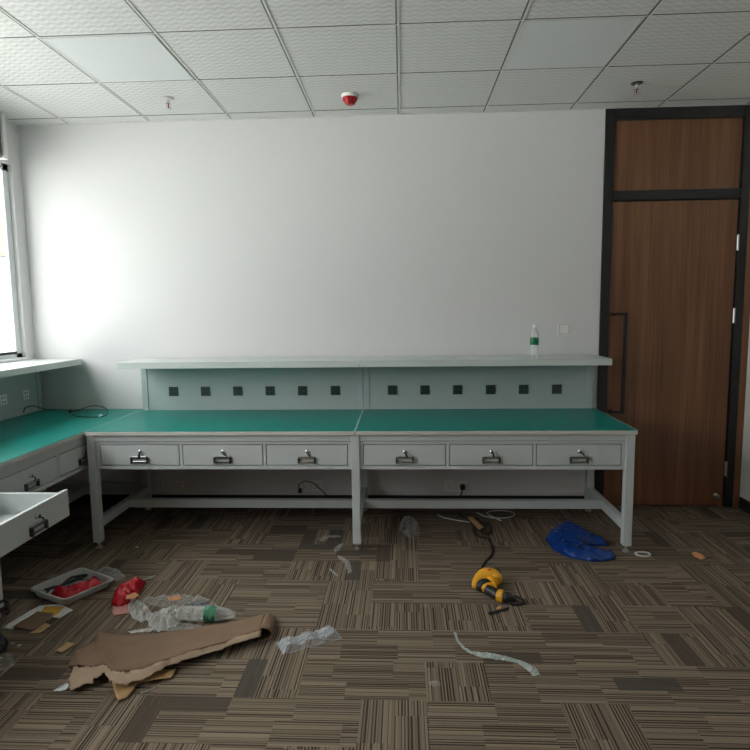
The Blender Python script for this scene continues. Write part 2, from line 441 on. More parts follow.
# window in the left wall
w1 = bpy.data.objects.new('window_1', None); C.objects.link(w1); structure(w1)
w1.location = (XL-0.10, (WY0+WY1)/2, WZ0)
def wl_box(bm, x0, x1, y0, y1, z0, z1): return box(bm, x0-w1.location.x, x1-w1.location.x, y0-w1.location.y, y1-w1.location.y, z0-WZ0, z1-WZ0)
bm = BM()
fx0, fx1 = XL-0.052, XL-0.030
mull = [-1.85, -3.6]
wl_box(bm, fx0, fx1, WY0, WY0-0.062, WZ0, WZ1); wl_box(bm, fx0, fx1, WY1+0.045, WY1, WZ0, WZ1)
wl_box(bm, fx0, fx1, WY0, WY1, WZ0, WZ0+0.035); wl_box(bm, fx0, fx1, WY0, WY1, WZ1-0.05, WZ1)
for y in mull: wl_box(bm, fx0, fx1, y-0.03, y+0.03, WZ0, WZ1)
obj('frame', bm, M_winframe, w1, bevel=0.003)
bm = BM(); wl_box(bm, fx0+0.01, fx1+0.006, WY0-0.062, WY1+0.045, WZ0+0.03, WZ0+0.05)
obj('gasket', bm, M_gasket, w1, bevel=0.002)
ed = [WY0-0.062]+mull+[WY1+0.045]
for a, b in zip(ed[:-1], ed[1:]):
    bm = BM(); wl_box(bm, XL-0.044, XL-0.040, a, b, WZ0+0.03, WZ1-0.05); obj('pane', bm, M_glass, w1)
bm = BM(); wl_box(bm, XL-0.07, XL+0.004, WY0, WY1, WZ0-0.02, WZ0+0.002)
obj('sill', bm, M_winframe, w1, bevel=0.003)

# door with transom
d1 = bpy.data.objects.new('door_1', None); C.objects.link(d1); structure(d1); d1.location = (1.95, 0, 0)
def db(bm, x0, x1, y0, y1, z0, z1): return box(bm, x0-1.95, x1-1.95, y0, y1, z0, z1)
bm = BM()
db(bm, DX0, 1.511, -0.014, 0.10, 0, H-0.004); db(bm, 2.394, DX1, -0.014, 0.10, 0, H-0.004)
db(bm, 1.511, 2.394, -0.014, 0.10, 2.785, H-0.004); db(bm, 1.511, 2.394, -0.014, 0.10, 2.236, 2.304)
obj('frame', bm, M_frame, d1, bevel=0.002)
bm = BM(); db(bm, 1.511, 2.394, 0.012, 0.05, 2.304, 2.785); obj('transom_panel', bm, M_wood, d1)
bm = BM(); db(bm, 1.516, 2.388, 0.004, 0.05, 0.008, 2.230); leaf = obj('leaf', bm, M_wood, d1, bevel=0.002)
bm = BM()
db(bm, 1.527, 1.545, -0.055, 0.004, 1.425, 1.443); db(bm, 1.527, 1.545, -0.055, 0.004, 0.715, 0.733)
db(bm, 1.527, 1.622, -0.058, -0.040, 1.427, 1.445); db(bm, 1.527, 1.622, -0.058, -0.040, 0.713, 0.731)
db(bm, 1.602, 1.624, -0.062, -0.038, 0.713, 1.445)
h = obj('handle', bm, M_frame, d1, bevel=0.002); h['label'] = 'black bar pull handle'
for z in (1.93, 1.415, 0.29):
    bm = BM(); lathe(bm, [(0.008, -0.055), (0.009, -0.05), (0.009, 0.05), (0.008, 0.055)], (2.391-1.95, -0.010, z), n=12)
    for q in (-0.02, 0.02): lathe(bm, [(0.0096, -0.002), (0.0096, 0.002)], (2.391-1.95, -0.010, z+q), n=12)
    h = obj('hinge', bm, M_steel, d1, smooth=False); h['label'] = 'silver hinge'
bm = BM(); lathe(bm, [(0.018, -0.0), (0.018, -0.006), (0.010, -0.012), (0.010, -0.03), (0.013, -0.032), (0.013, -0.045)], (2.335-1.95, 0.004, 0.085), axis='y', n=14)
obj('door_stop', bm, M_steel, d1, smooth=False)

# ------------------------------------------------------------------ workbenches
L_ = 1.68
def pull_handle(bm_c, bm_d, cx, y, z0, z1, w=0.098):
    pass
def drawer(root, x0, x1, y_out=0.0, key=0.0):
    z0, z1 = 0.542, 0.668
    yf = -0.806 - y_out
    bm = BM()
    box(bm, x0, x1, yf, yf+0.018, z0, z1)
    box(bm, x0+0.012, x0+0.026, yf+0.018, yf+0.46, z0+0.008, z1-0.012)
    box(bm, x1-0.026, x1-0.012, yf+0.018, yf+0.46, z0+0.008, z1-0.012)
    box(bm, x0+0.026, x1-0.026, yf+0.446, yf+0.46, z0+0.008, z1-0.012)
    box(bm, x0+0.026, x1-0.026, yf+0.018, yf+0.446, z0+0.008, z0+0.014)
    d = obj('drawer', bm, M_paint, root, bevel=0.0025)
    cx = (x0+x1)/2
    # label-holder pull: two dark end cheeks, chrome bar on top, chrome lip below, dark opening
    bm = BM()
    box(bm, cx-0.052, cx+0.052, yf-0.004, yf, 0.556, 0.602)
    n0 = len(bm.faces)
    box(bm, cx-0.045, cx+0.045, yf-0.018, yf-0.004, 0.586, 0.600)
    box(bm, cx-0.045, cx+0.045, yf-0.012, yf-0.004, 0.557, 0.569)
    bm.faces.ensure_lookup_table(); n1 = len(bm.faces)
    box(bm, cx-0.054, cx-0.045, yf-0.020, yf-0.002, 0.555, 0.593)
    box(bm, cx+0.045, cx+0.054, yf-0.020, yf-0.002, 0.555, 0.593)
    bm.faces.ensure_lookup_table()
    for i, f in enumerate(bm.faces): f.material_index = 0 if n0 <= i < n1 else 1
    for f in list(bm.faces)[:n0]: f.material_index = 2
    h = obj('handle', bm, (M_chrome, M_dark, M_panel), d, bevel=0.0012); h['label'] = 'chrome pull with dark ends'
    bm = BM(); lathe(bm, [(0.014, 0.0), (0.014, -0.003), (0.011, -0.005), (0.011, -0.012), (0.009, -0.014)], (cx+0.005, yf, 0.625), axis='y', n=18)
    lk = obj('lock', bm, M_chrome, d); lk['label'] = 'round chrome lock'
    a = key
    bm = BM(); y = yf-0.016
    vx, vz = math.sin(a), -math.cos(a)
    tube(bm, [(cx+0.005, yf-0.012, 0.624), (cx+0.005+vx*0.012, yf-0.022, 0.624+vz*0.012), (cx+0.005+vx*0.034, yf-0.020, 0.624+vz*0.034)], [0.004, 0.008, 0.0055], n=8, sy_=0.5)
    obj('key', bm, M_dark, d, smooth=True)
    return d
def workbench(name, label, loc, rz, left_leg, right_leg, c0, c1, group, open_drawer=None, keys=(0.4, 0.9, 1.2)):
    r = thing(name, label, 'workbench', loc, rz, group)
    D = 0.833
    g = 0.0012
    obj('tabletop', box(BM(), g, L_-g, 0, -D, 0.733, 0.7575), M_edge, r, bevel=0.003)
    obj('static_mat', box(BM(), g+0.002, L_-g-0.002, -0.02, -D+0.002, 0.7577, 0.7605), M_mat, r, bevel=0.0008)
    # pale cut edge of the mat at both ends
    for a in (g+0.0005, L_-g-0.0035):
        e_ = obj('mat_edge', box(BM(), a, a+0.003, -0.06, -D+0.002, 0.7577, 0.7609), M_seam, r); e_['label'] = 'pale cut edge of the mat'
    legs = []
    if left_leg is not None: legs.append(left_leg)
    if right_leg is not None: legs.append(right_leg)
    for lx in legs:
        for yf in (-0.822, -0.095):
            lg = obj('leg', box(BM(), lx-0.025, lx+0.025, yf, yf+0.05, 0.042, 0.733), M_paint, r, bevel=0.003)
            bm = BM(); lathe(bm, [(0.020, 0.0), (0.022, 0.003), (0.021, 0.010), (0.008, 0.016), (0.0065, 0.018), (0.0065, 0.032), (0.013, 0.033), (0.013, 0.042), (0.0065, 0.043)], (lx, yf+0.025, 0), n=18)
            ft = obj('foot', bm, M_steel, lg); ft['label'] = 'steel levelling foot'
        obj('side_stretcher', box(BM(), lx-0.022, lx+0.022, -0.772, -0.095, 0.132, 0.19), M_paint, r, bevel=0.003)
    s0 = left_leg+0.022 if left_leg is not None else c0-0.003
    s1 = right_leg-0.022 if right_leg is not None else c1+0.003
    obj('long_stretcher', box(BM(), s0, s1, -0.41, -0.362, 0.132, 0.188), M_paint, r, bevel=0.003)
    # drawer case
    bm = BM()
    box(bm, c0, c1, -0.815, -0.79, 0.694, 0.733)                      # front rail
    box(bm, c0, c1, -0.805, -0.79, 0.6725, 0.691); box(bm, c0, c1, -0.805, -0.79, 0.514, 0.5375)
    box(bm, c0, c1, -0.79, -0.29, 0.514, 0.520); box(bm, c0, c1, -0.30, -0.29, 0.52, 0.733)
    w = (c1-c0)
    dw = 0.497; gap = (w-3*dw)/4
    xs_ = [c0+gap+k*(dw+gap) for k in range(3)]
    edges = [c0]+[v for x in xs_ for v in (x-0.0045, x+dw+0.0045)]+[c1]
    for a, b in zip(edges[0::2], edges[1::2]): box(bm, a, b, -0.805, -0.79, 0.5375, 0.6725)
    for a, b in zip(edges[0::2], edges[1::2]): box(bm, (a+b)/2-0.004, (a+b)/2+0.004, -0.79, -0.30, 0.52, 0.733)
    obj('drawer_case', bm, M_paint, r, bevel=0.0015)
    for k, x in enumerate(xs_):
        drawer(r, x, x+dw, 0.43 if k == open_drawer else 0.0, keys[k])
    # riser with sockets and a shelf on top
    u0 = 0.022 if left_leg is not None else 0.0012
    u1 = L_-0.0012-0.045 if (right_leg is None or right_leg > L_-0.01) else L_-0.067
    for x in (u0, u1): obj('upright', box(BM(), x, x+0.045, -0.052, -0.012, 0.7575, 1.104), M_panel, r, bevel=0.002)
    bp_ = obj('back_panel', box(BM(), u0+0.045, u1, -0.047, -0.03, 0.7575, 1.104), M_panel, r, bevel=0.001)
    for k in range(6):
        x = 0.262+k*0.2425 if left_leg is not None else 0.215+k*0.2375
        bm = BM(); box(bm, x-0.034, x+0.034, -0.053, -0.047, 0.868, 0.936)
        n0 = len(bm.faces)
        for dz in (-0.016, 0.014):
            for dx in (-0.012, 0.012): box(bm, x+dx-0.0035, x+dx+0.0035, -0.0545, -0.05, 0.902+dz-0.006, 0.902+dz+0.006)
        for f in list(bm.faces)[n0:]: f.material_index = 1
        sk = obj('power_socket', bm, (SOCK[0], M_hole), bp_, bevel=0.0008); sk['label'] = SOCK[1]
    bm = BM()
    box(bm, g, L_-g, 0, -0.37, 1.142, 1.147)
    box(bm, g, L_-g, -0.366, -0.37, 1.103, 1.142); box(bm, g, L_-g, 0, -0.004, 1.103, 1.142)
    box(bm, g, g+0.003, -0.004, -0.366, 1.103, 1.142); box(bm, L_-g-0.003, L_-g, -0.004, -0.366, 1.103, 1.142)
    obj('shelf', bm, M_shelf, r, bevel=0.0012)
    for x in (0.03, L_-0.034):
        bm = BM()
        v = [bm.verts.new(p) for p in ((x, -0.05, 1.12), (x, -0.05, 0.98), (x, -0.30, 1.12), (x+0.004, -0.05, 1.12), (x+0.004, -0.05, 0.98), (x+0.004, -0.30, 1.12))]
        bm.faces.new(v[:3]); bm.faces.new(v[3:][::-1]); bm.faces.new((v[0], v[3], v[4], v[1])); bm.faces.new((v[1], v[4], v[5], v[2])); bm.faces.new((v[2], v[5], v[3], v[0]))
        # bracket tucked under the shelf: kept short so that it hides behind the shelf lip
        bmesh.ops.scale(bm, vec=(1, 0.35, 0.3), verts=bm.verts, space=Matrix.Translation((-x, 0.05, -1.14)))
        obj('shelf_bracket', bm, M_panel, r)
    return r
BY = -0.04
SOCK = (M_socket, 'dark square socket')
GB = 'workbenches with green mats'
workbench('workbench', 'grey three-drawer workbench with green mat along the back wall, the one nearer the window', (-1.955, BY, 0), 0,
          0.030, L_, 0.055, 1.655, GB, keys=(0.0, 0.9, 0.7))
workbench('workbench', 'grey three-drawer workbench with green mat along the back wall, the one beside the door', (-0.275, BY, 0), 0,
          None, 1.645, 0.025, 1.620, GB, keys=(0.3, 0.35, 0.9))
SOCK = (M_white, 'pale square socket')
workbench('workbench', 'grey workbench with green mat under the window, its drawers shut, meeting the back corner', (XL, -0.018-L_, 0), math.pi/2,
          0.0, L_-0.024, 0.045, 1.640, GB, keys=(0.5, 0.9, 0.7))
workbench('workbench', 'grey workbench under the window at the left edge, its empty drawer pulled out', (XL, -0.018-2*L_, 0), math.pi/2,
          0.03, None, 0.055, 1.655, GB, open_drawer=2, keys=(0.5, 0.9, 0.7))

# ------------------------------------------------------------------ things on the walls and the ceiling
bl = thing('roller_blind', 'rolled-up grey window blind with white end bracket high on the left', 'blind', (XL+0.002, -0.26, 2.555))
bm = BM(); box(bm, 0, 0.080, -0.038, 0.0, 0, H-2.555-0.005); obj('end_bracket', bm, M_white, bl, bevel=0.004)
bm = BM(); box(bm, 0.004, 0.066, -5.2, -0.038, 0.012, H-2.555-0.008); obj('cassette', bm, M_blind, bl, bevel=0.006)
bm = BM(); box(bm, 0.015, 0.05, -5.2, -0.039, 0.0, 0.012); obj('bottom_bar', bm, M_steel, bl, bevel=0.002)

def wall_plate(x, z, label, w=0.086, slots=True, name='wall_socket', cat='wall socket', group=None):
    t = thing(name, label, cat, (x, 0, z), 0, group)
    obj('plate', box(BM(), -w/2, w/2, -0.009, 0, -0.043, 0.043), M_white, t, bevel=0.003)
    if slots:
        bm = BM()
        for dx in (-0.010, 0.010): box(bm, dx-0.0015, dx+0.0015, -0.0096, -0.006, 0.008, 0.020)
        for s_ in (-1, 1):
            box(bm, s_*0.012-0.0015, s_*0.012+0.0015, -0.0096, -0.006, -0.022, -0.010)
        box(bm, -0.0015, 0.0015, -0.0096, -0.006, -0.012, -0.003)
        obj('slots', bm, M_hole, t)
    else:
        bm = BM(); box(bm, -0.0365, 0.0365, -0.0098, -0.008, -0.0365, 0.0365); o = obj('gap', bm, M_gap, t); o['label'] = 'thin dark gap round the rocker'
        bm = BM(); box(bm, -0.034, 0.034, -0.0125, -0.009, -0.034, 0.034); obj('rocker', bm, M_white, t, bevel=0.002)
    return t
for x, lab in ((-1.815, 'left plate of the socket pair low on the wall under the window-side bench'),
               (-1.722, 'right plate of the socket pair low on the wall under the window-side bench'),
               (-0.739, 'wall socket with a black plug under the middle of the benches'),
               (-0.645, 'empty wall socket right beside the one with the looping black cable'),
               (0.365, 'left plate of the socket pair low on the wall behind the drill cord'),
               (0.458, 'right plate of the low socket pair, with the drill plug in it')):
    wall_plate(x, 0.153, lab, group='wall sockets under the benches')
wall_plate(1.192, 1.332, 'white light switch on the back wall right of the water bottle', w=0.09, slots=False, name='light_switch', cat='light switch')

lamp = None
def light_panel(x, y, label):
    t = thing('ceiling_light', label, 'ceiling light', (x, y, H-0.0075), 0, 'flat ceiling lights')
    bm = BM(); a = 0.286; i_ = 0.272
    for b in ((-a, a, -a, -i_), (-a, a, i_, a), (-a, -i_, -i_, i_), (i_, a, -i_, i_)): box(bm, *b, 0.003, 0.0075)
    obj('frame', bm, M_grid, t, bevel=0.001)
    obj('diffuser', box(BM(), -i_, i_, -i_, i_, 0.004, 0.0075), M_led, t)
light_panel(-1.5+0.0025, -1.034+0.003, 'flat square ceiling light, switched off, the one toward the window')
light_panel(0.9+0.0025, -1.034+0.003, 'flat square ceiling light, switched off, the one toward the door')

al = thing('smoke_alarm', 'round red alarm on a white base on the ceiling', 'alarm', (-0.31, -0.41, H))
bm = BM(); lathe(bm, [(0.056, 0.0), (0.058, -0.008), (0.054, -0.018), (0.050, -0.02)], n=32); obj('base', bm, M_white, al, smooth=False)
bm = BM(); lathe(bm, [(0.049, -0.02), (0.048, -0.026), (0.027, -0.058), (0.022, -0.061)], n=32)
o = obj('sounder', bm, M_red, al); o['label'] = 'red domed sounder'
for k in range(10):
    a = 2*math.pi*k/10
    bm = BM(); tube(bm, [(0.0475*math.cos(a), 0.0475*math.sin(a), -0.028), (0.0285*math.cos(a), 0.0285*math.sin(a), -0.057)], 0.0022, n=6)
    obj('rib', bm, M_red, al)
def sprinkler(x, y, label, flange):
    t = thing('sprinkler', label, 'sprinkler', (x, y, H), 0, 'ceiling sprinklers')
    bm = BM(); lathe(bm, [(0.036, 0.0), (0.036, -0.003), (0.030, -0.007), (0.014, -0.009)], n=24); o = obj('escutcheon', bm, flange, t)
    bm = BM(); lathe(bm, [(0.011, -0.007), (0.011, -0.026), (0.013, -0.028), (0.013, -0.036), (0.008, -0.038)], n=12); obj('body', bm, M_chrome, t)
    bm = BM()
    for s_ in (-1, 1): tube(bm, [(s_*0.010, 0, -0.034), (s_*0.014, 0, -0.048), (s_*0.010, 0, -0.060), (0, 0, -0.066)], 0.003, n=8)
    obj('yoke', bm, M_chrome, t)
    bm = BM(); lathe(bm, [(0.004, -0.036), (0.004, -0.064)], n=8); obj('bulb', bm, M_red, t)
    bm = BM(); lathe(bm, [(0.018, -0.066), (0.018, -0.069), (0.004, -0.071)], n=16); obj('deflector', bm, M_steel, t)
sprinkler(-1.487, -0.452, 'small ceiling sprinkler on the window side, left of the red alarm', M_steel)
sprinkler(1.481, -0.466, 'small ceiling sprinkler with dark collar above the door', M_dark)

# ------------------------------------------------------------------ bottles
def bottle_profile(h, r, wob=0.0):
    pr = [(r*0.72, 0.0), (r*0.94, 0.004), (r, 0.012)]
    z = 0.02
    while z < h*0.34:
        pr += [(r*(1-0.05), z), (r, z+0.006)]; z += 0.012
    pr += [(r*0.97, h*0.36), (r*0.97, h*0.62), (r, h*0.64), (r*0.95, h*0.70), (r*0.78, h*0.78), (r*0.48, h*0.865), (r*0.36, h*0.89), (r*0.36, h*0.93)]
    return pr
bt = thing('water_bottle', 'clear water bottle with green label standing on the shelf', 'bottle', (0.93, -0.235, 1.1475))
bh, br = 0.225, 0.031
bm = BM(); lathe(bm, bottle_profile(bh, br), n=28); obj('bottle_body', bm, M_bottle, bt, smooth=True)
bm = BM(); lathe(bm, [(br*1.0, bh*0.38), (br*1.012, bh*0.382), (br*1.012, bh*0.605), (br*1.0, bh*0.607)], n=28, cap=False); o = obj('bottle_label', bm, M_label, bt, smooth=True); o['label'] = 'green paper label'
bm = BM(); lathe(bm, [(0.0118, bh*0.915), (0.0148, bh*0.92), (0.0148, bh*0.985), (0.013, bh*0.995)], n=24); obj('cap', bm, M_white, bt)

cb = thing('water_bottle', 'crushed clear water bottle with green label lying behind the cardboard', 'bottle', (-1.075, -1.70, 0.036), -0.02)
L2, r2 = 0.275, 0.037
def crushed(pr, o0):
    bm = BM(); lathe(bm, pr, n=28, axis='x', cap=o0)
    for v in bm.verts:
        k = 0.16 if v.co.x < 0.13 else 0.06
        f = 1 + k*nz(v.co.x*1.3, v.co.y, 34, v.co.z*30)
        v.co.y *= f*1.03; v.co.z = max(v.co.z*f*0.92, -0.0355)
    return bm
pr = [(r2*0.75, 0.0), (r2*0.95, 0.006), (r2, 0.016)]
x = 0.024
while x < 0.128: pr += [(r2*0.90, x), (r2, x+0.007)]; x += 0.013
pr += [(r2*0.97, 0.135), (r2*0.95, 0.190), (r2*0.98, 0.196), (r2*0.86, 0.203), (r2*0.94, 0.210), (r2*0.82, 0.217), (r2*0.88, 0.225), (r2*0.76, 0.236), (r2*0.64, 0.252), (r2*0.46, 0.262), (r2*0.42, L2)]
obj('bottle_body', crushed(pr, True), M_bottle, cb, smooth=True)
o = obj('bottle_label', crushed([(r2*0.99, 0.132), (r2*1.03, 0.135), (r2*0.96, 0.145), (r2*1.03, 0.155), (r2*0.97, 0.166), (r2*1.03, 0.176), (r2*0.98, 0.184), (r2*1.0, 0.189)], False), M_label, cb, smooth=True); o['label'] = 'green wrinkled label'

# ------------------------------------------------------------------ cables
def cable(name, label, pts, r, m, cat='cable', n=8, group=None):
    return tag(obj(name, tube(BM(), smooth_pts(pts, 8), r, n=8), m, smooth=True), label, cat, group)
TZ = 0.7605
k = thing('cable', 'thin dark cable looped on the green mat at the back corner, with a white end', 'cable', (-2.25, -0.22, TZ))
bm = BM(); tube(bm, smooth_pts([(-.18, .03, .005), (-.06, -.12, .004), (.06, -.165, .004), (.145, -.15, .004), (.125, -.03, .006), (.04, .09, .03), (-.08, .13, .035), (-.17, .12, .005), (-.20, .05, .004)], 8), 0.0032, n=8)
obj('lead', bm, M_cable, k, smooth=True)
bm = BM(); lathe(bm, [(0.006, 0.0), (0.009, 0.004), (0.009, 0.03), (0.005, 0.034)], (0.135, -0.165, 0.010), axis='y', n=12)
o = obj('plug', bm, M_white, k); o['label'] = 'white plug'
bm = BM(); lathe(bm, [(0.006, 0.0), (0.010, 0.004), (0.010, 0.026), (0.005, 0.03)], (-0.185, 0.02, 0.011), axis='y', n=12); obj('connector', bm, M_dark, k)
cable('cable', 'thin black cable arching up the riser under the window shelf', [(-2.722, -0.29, TZ+0.02), (-2.722, -0.27, TZ+0.05), (-2.716, -0.20, TZ+0.055), (-2.70, -0.13, TZ+0.03), (-2.68, -0.07, TZ+0.006), (-2.62, -0.065, TZ+0.004)], 0.0035, M_cable)
t = thing('cable', 'black cable looping out of the middle wall socket to the skirting', 'cable', (-0.739, -0.01, 0.153))
bm = BM(); tube(bm, smooth_pts([(-.035, -.03, -.03), (-.037, -.035, .02), (.0, -.04, .05), (.06, -.035, .04), (.12, -.03, -.01), (.165, -.03, -.055), (.20, -.04, -.10), (.24, -.06, -.149), (.30, -.08, -.149)], 8), 0.0042, n=8); obj('lead', bm, M_cable, t, smooth=True)
bm = BM(); box(bm, -.047, -.023, -.038, .0, -.045, -.012); obj('plug', bm, M_cable, t, bevel=0.004)
for pts, lab in (([(0.55, -0.16, 0.004), (0.60, -0.24, 0.004), (0.68, -0.28, 0.004), (0.78, -0.25, 0.004), (0.82, -0.17, 0.004), (0.73, -0.13, 0.008), (0.62, -0.19, 0.011), (0.70, -0.33, 0.004)], 'white cable coiled loosely on the carpet under the bench behind the drill'),
                 ([(0.26, -0.20, 0.004), (0.30, -0.27, 0.004), (0.40, -0.33, 0.004), (0.48, -0.36, 0.004)], 'short pale cable trailing on the carpet toward the tan cardboard tag')):
    cable('cable', lab, pts, 0.0038, M_wcable)
cable('cable', 'black cable wound round the foot of the window bench leg', [(-1.99+0.05*math.cos(a)*(1+0.1*math.sin(3*a)), -1.70+0.045*math.sin(a), 0.02+0.012*a/2) for a in [q*0.5 for q in range(0, 26)]], 0.007, M_cable)

# ------------------------------------------------------------------ drill
dr = thing('power_drill', 'yellow and black corded power drill lying on the carpet', 'drill', (0.47, -1.38, 0))
def dp(*p, k=0.84): return [(0.455+(x-0.455)*k-0.47, -1.30+(y+1.30)*k+1.38, z*k) for x, y, z in p]
bm = BM(); tube(bm, smooth_pts(dp((.372, -1.392, .026), (.392, -1.345, .036), (.430, -1.305, .048), (.475, -1.290, .052), (.512, -1.310, .050), (.522, -1.350, .044)), 5),
     [.010, .013, .016, .019, .022, .025, .028, .031, .034, .037, .040, .043, .045, .047, .048, .048, .047, .046, .045, .044, .042, .040, .037, .033, .027, .018], n=16)
tube(bm, smooth_pts(dp((.455, -1.34, .040), (.475, -1.345, .044), (.500, -1.355, .042), (.520, -1.365, .034)), 3), [.012, .022, .028, .031, .032, .032, .030, .027, .021, .012], n=14)
o = obj('housing', bm, M_dyellow, dr, smooth=True); o['label'] = 'yellow motor housing'
bm = BM(); tube(bm, smooth_pts(dp((.425, -1.432, .030), (.450, -1.412, .036), (.485, -1.405, .036), (.508, -1.418, .030)), 4), [.012, .018, .021, .023, .024, .025, .025, .025, .024, .023, .020, .016, .011], n=14)
o = obj('front_shell', bm, M_dyellow, dr, smooth=True); o['label'] = 'yellow shell band'
bm = BM(); tube(bm, smooth_pts(dp((.398, -1.405, .026), (.420, -1.380, .034), (.450, -1.372, .040), (.480, -1.385, .034)), 4), [.014, .02, .024, .027, .029, .030, .031, .031, .030, .028, .026, .023, .018], n=14)
obj('grip', bm, M_dblack, dr, smooth=True)
bm = BM(); tube(bm, smooth_pts(dp((.445, -1.425, .032), (.468, -1.455, .033), (.492, -1.490, .033), (.505, -1.505, .033)), 4), [.02, .026, .028, .028, .028, .028, .027, .027, .026, .026, .025, .025, .024], n=14)
obj('gear_case', bm, M_dblack, dr, smooth=True)
bm = BM(); tube(bm, dp((.498, -1.503, .034), (.504, -1.506, .034), (.528, -1.518, .034), (.534, -1.521, .034)), [.026, .033, .033, .027], n=20)
o = obj('collar', bm, M_dyellow, dr, smooth=False); o['label'] = 'yellow torque collar'
bm = BM(); tube(bm, dp((.532, -1.520, .033), (.545, -1.525, .033), (.572, -1.532, .031), (.590, -1.536, .029), (.604, -1.539, .028)), [.026, .028, .024, .017, .010], n=18)
obj('chuck', bm, M_dblack, dr, smooth=False)
bm = BM(); tube(bm, smooth_pts(dp((.560, -1.492, .026), (.60, -1.482, .022), (.640, -1.502, .016), (.648, -1.540, .010), (.620, -1.566, .008), (.580, -1.568, .010), (.555, -1.552, .018)), 6), .0055, n=8)
obj('wrist_loop', bm, M_cable, dr, smooth=True)
bm = BM(); tube(bm, dp((.515, -1.262, .045), (.528, -1.238, .046), (.542, -1.215, .046), (.548, -1.206, .046)), [.018, .024, .024, .018], n=16); obj('end_knob', bm, M_dblack, dr, smooth=False)
bm = BM(); tube(bm, dp((.533, -1.258, .058), (.545, -1.232, .060)), [.010, .009], n=10); o = obj('dial', bm, M_steel, dr); o['label'] = 'silver dial'
bm = BM(); tube(bm, smooth_pts(dp((.448, -1.262, .040), (.455, -1.18, .026), (.462, -1.10, .007), (.495, -1.01, .006), (.550, -.90, .006), (.564, -.78, .006), (.556, -.66, .006), (.510, -.63, .006), (.483, -.54, .006), (.500, -.43, .006), (.555, -.375, .010), (.602, -.42, .006), (.598, -.52, .006), (.555, -.60, .014), (.515, -.50, .006), (.47, -.32, .006), (.42, -.20, .006), (.425, -.10, .03), (.445, -.055, .10), (.462, -.042, .145), k=1), 8), .0052, n=8)
obj('power_cord', bm, M_cable, dr, smooth=True)
bm = BM(); lathe(bm, [(0.012, 0.0), (0.010, 0.003)], dp((.478, -1.300, .104))[0], n=12); o = obj('badge', bm, M_red, dr); o['label'] = 'red lock button'
bm = BM(); box(bm, .442-.47, .478-.47, 1.38-.046, 1.38-.0095, .135, .172); o = obj('plug', bm, M_cable, dr, bevel=0.005)

tag(obj('drill_bit', tube(BM(), [(0.428, -1.615, 0.008), (0.447, -1.604, 0.008), (0.450, -1.602, 0.006), (0.536, -1.555, 0.006)], [0.008, 0.008, 0.005, 0.005], n=10), M_dblack), 'short black rod-shaped bit on the carpet in front of the drill', 'drill bit')
tag(sheet('plastic_scrap', M_orange, [(0.470, -1.570), (0.492, -1.562), (0.500, -1.540), (0.478, -1.545)], crumple(0.004, 0.010, 60, 3), 0.006), 'tiny orange scrap lying beside the chuck of the drill', 'scrap')

# ------------------------------------------------------------------ tray with red bag
tr = thing('plastic_tray', 'white translucent plastic tray on the carpet holding red packaging', 'tray', (-1.757, -1.43, 0))
rim = [(-1.950, -1.490), (-1.698, -1.604), (-1.562, -1.374), (-1.818, -1.240)]
base = [(-1.930, -1.490), (-1.708, -1.590), (-1.588, -1.372), (-1.808, -1.258)]
tr.rotation_euler = (0, 0, 0)
def quad_tray(rim, base, zr, zb, th=0.003, lip=0.012, n=7):
    bm = BM()
    def ring(pts, z, rad):
        out = []
        P = [Vector(p) for p in pts]
        for i, p in enumerate(P):
            a, b = P[i-1], P[(i+1) % 4]
            u, w = (a-p).normalized()*rad, (b-p).normalized()*rad
            for q in range(n+1):
                t = q/n; s0 = p+u; s2 = p+w
                c = s0*(1-t)**2 + p*2*t*(1-t) + s2*t*t
                out.append(bm.verts.new((c.x+1.757, c.y+1.43, z)))
        return out
    cen = sum((Vector(p) for p in rim), Vector((0, 0)))/4
    grow = lambda pts, d: [tuple(Vector(p)+(Vector(p)-cen).normalized()*d) for p in pts]
    R = [ring(grow(rim, lip), zr-0.008, 0.035), ring(grow(rim, lip), zr, 0.035), ring(rim, zr, 0.03), ring(grow(base, 0.0), zb+0.008, 0.03), ring(grow(base, -0.012), zb+0.003, 0.025)]
    for A, B in zip(R[:-1], R[1:]):
        for i in range(len(A)): bm.faces.new((A[i], A[(i+1) % len(A)], B[(i+1) % len(A)], B[i]))
    bm.faces.new(R[-1])
    return bm
obj('tray_body', quad_tray(rim, base, 0.050, 0.0015), M_tray, tr, smooth=False, solid=0.0022)
rb = sheet('plastic_bag', M_redbag, [(-1.860, -1.475), (-1.80, -1.50), (-1.765, -1.555), (-1.71, -1.565), (-1.66, -1.49), (-1.615, -1.41), (-1.64, -1.35), (-1.695, -1.315), (-1.715, -1.37), (-1.75, -1.425), (-1.81, -1.44)], crumple(0.008, 0.03, 40, 2.0, dome=0.04, fall=0.03), 0.009)
tag(rb, 'crumpled red plastic bag lying inside the white tray', 'plastic bag')
bm = BM()
cable('cable', 'black wire tangle in the white tray behind the red bag', [(-1.88, -1.47, 0.012), (-1.87, -1.44, 0.03), (-1.84, -1.40, 0.02), (-1.81, -1.35, 0.045), (-1.76, -1.33, 0.03), (-1.78, -1.38, 0.045), (-1.82, -1.42, 0.035), (-1.80, -1.36, 0.05), (-1.75, -1.31, 0.04), (-1.79, -1.30, 0.02), (-1.85, -1.40, 0.02), (-1.89, -1.465, 0.03)], 0.0065, M_cable)
tag(sheet('plastic_bag', M_clear2, [(-1.70, -1.32), (-1.66, -1.25), (-1.58, -1.28), (-1.50, -1.36), (-1.53, -1.41), (-1.60, -1.38)], crumple(0.052, 0.035, 36, 6.0, dome=0.02), 0.009), 'clear crinkled bag draped over the back corner of the white tray', 'plastic bag')
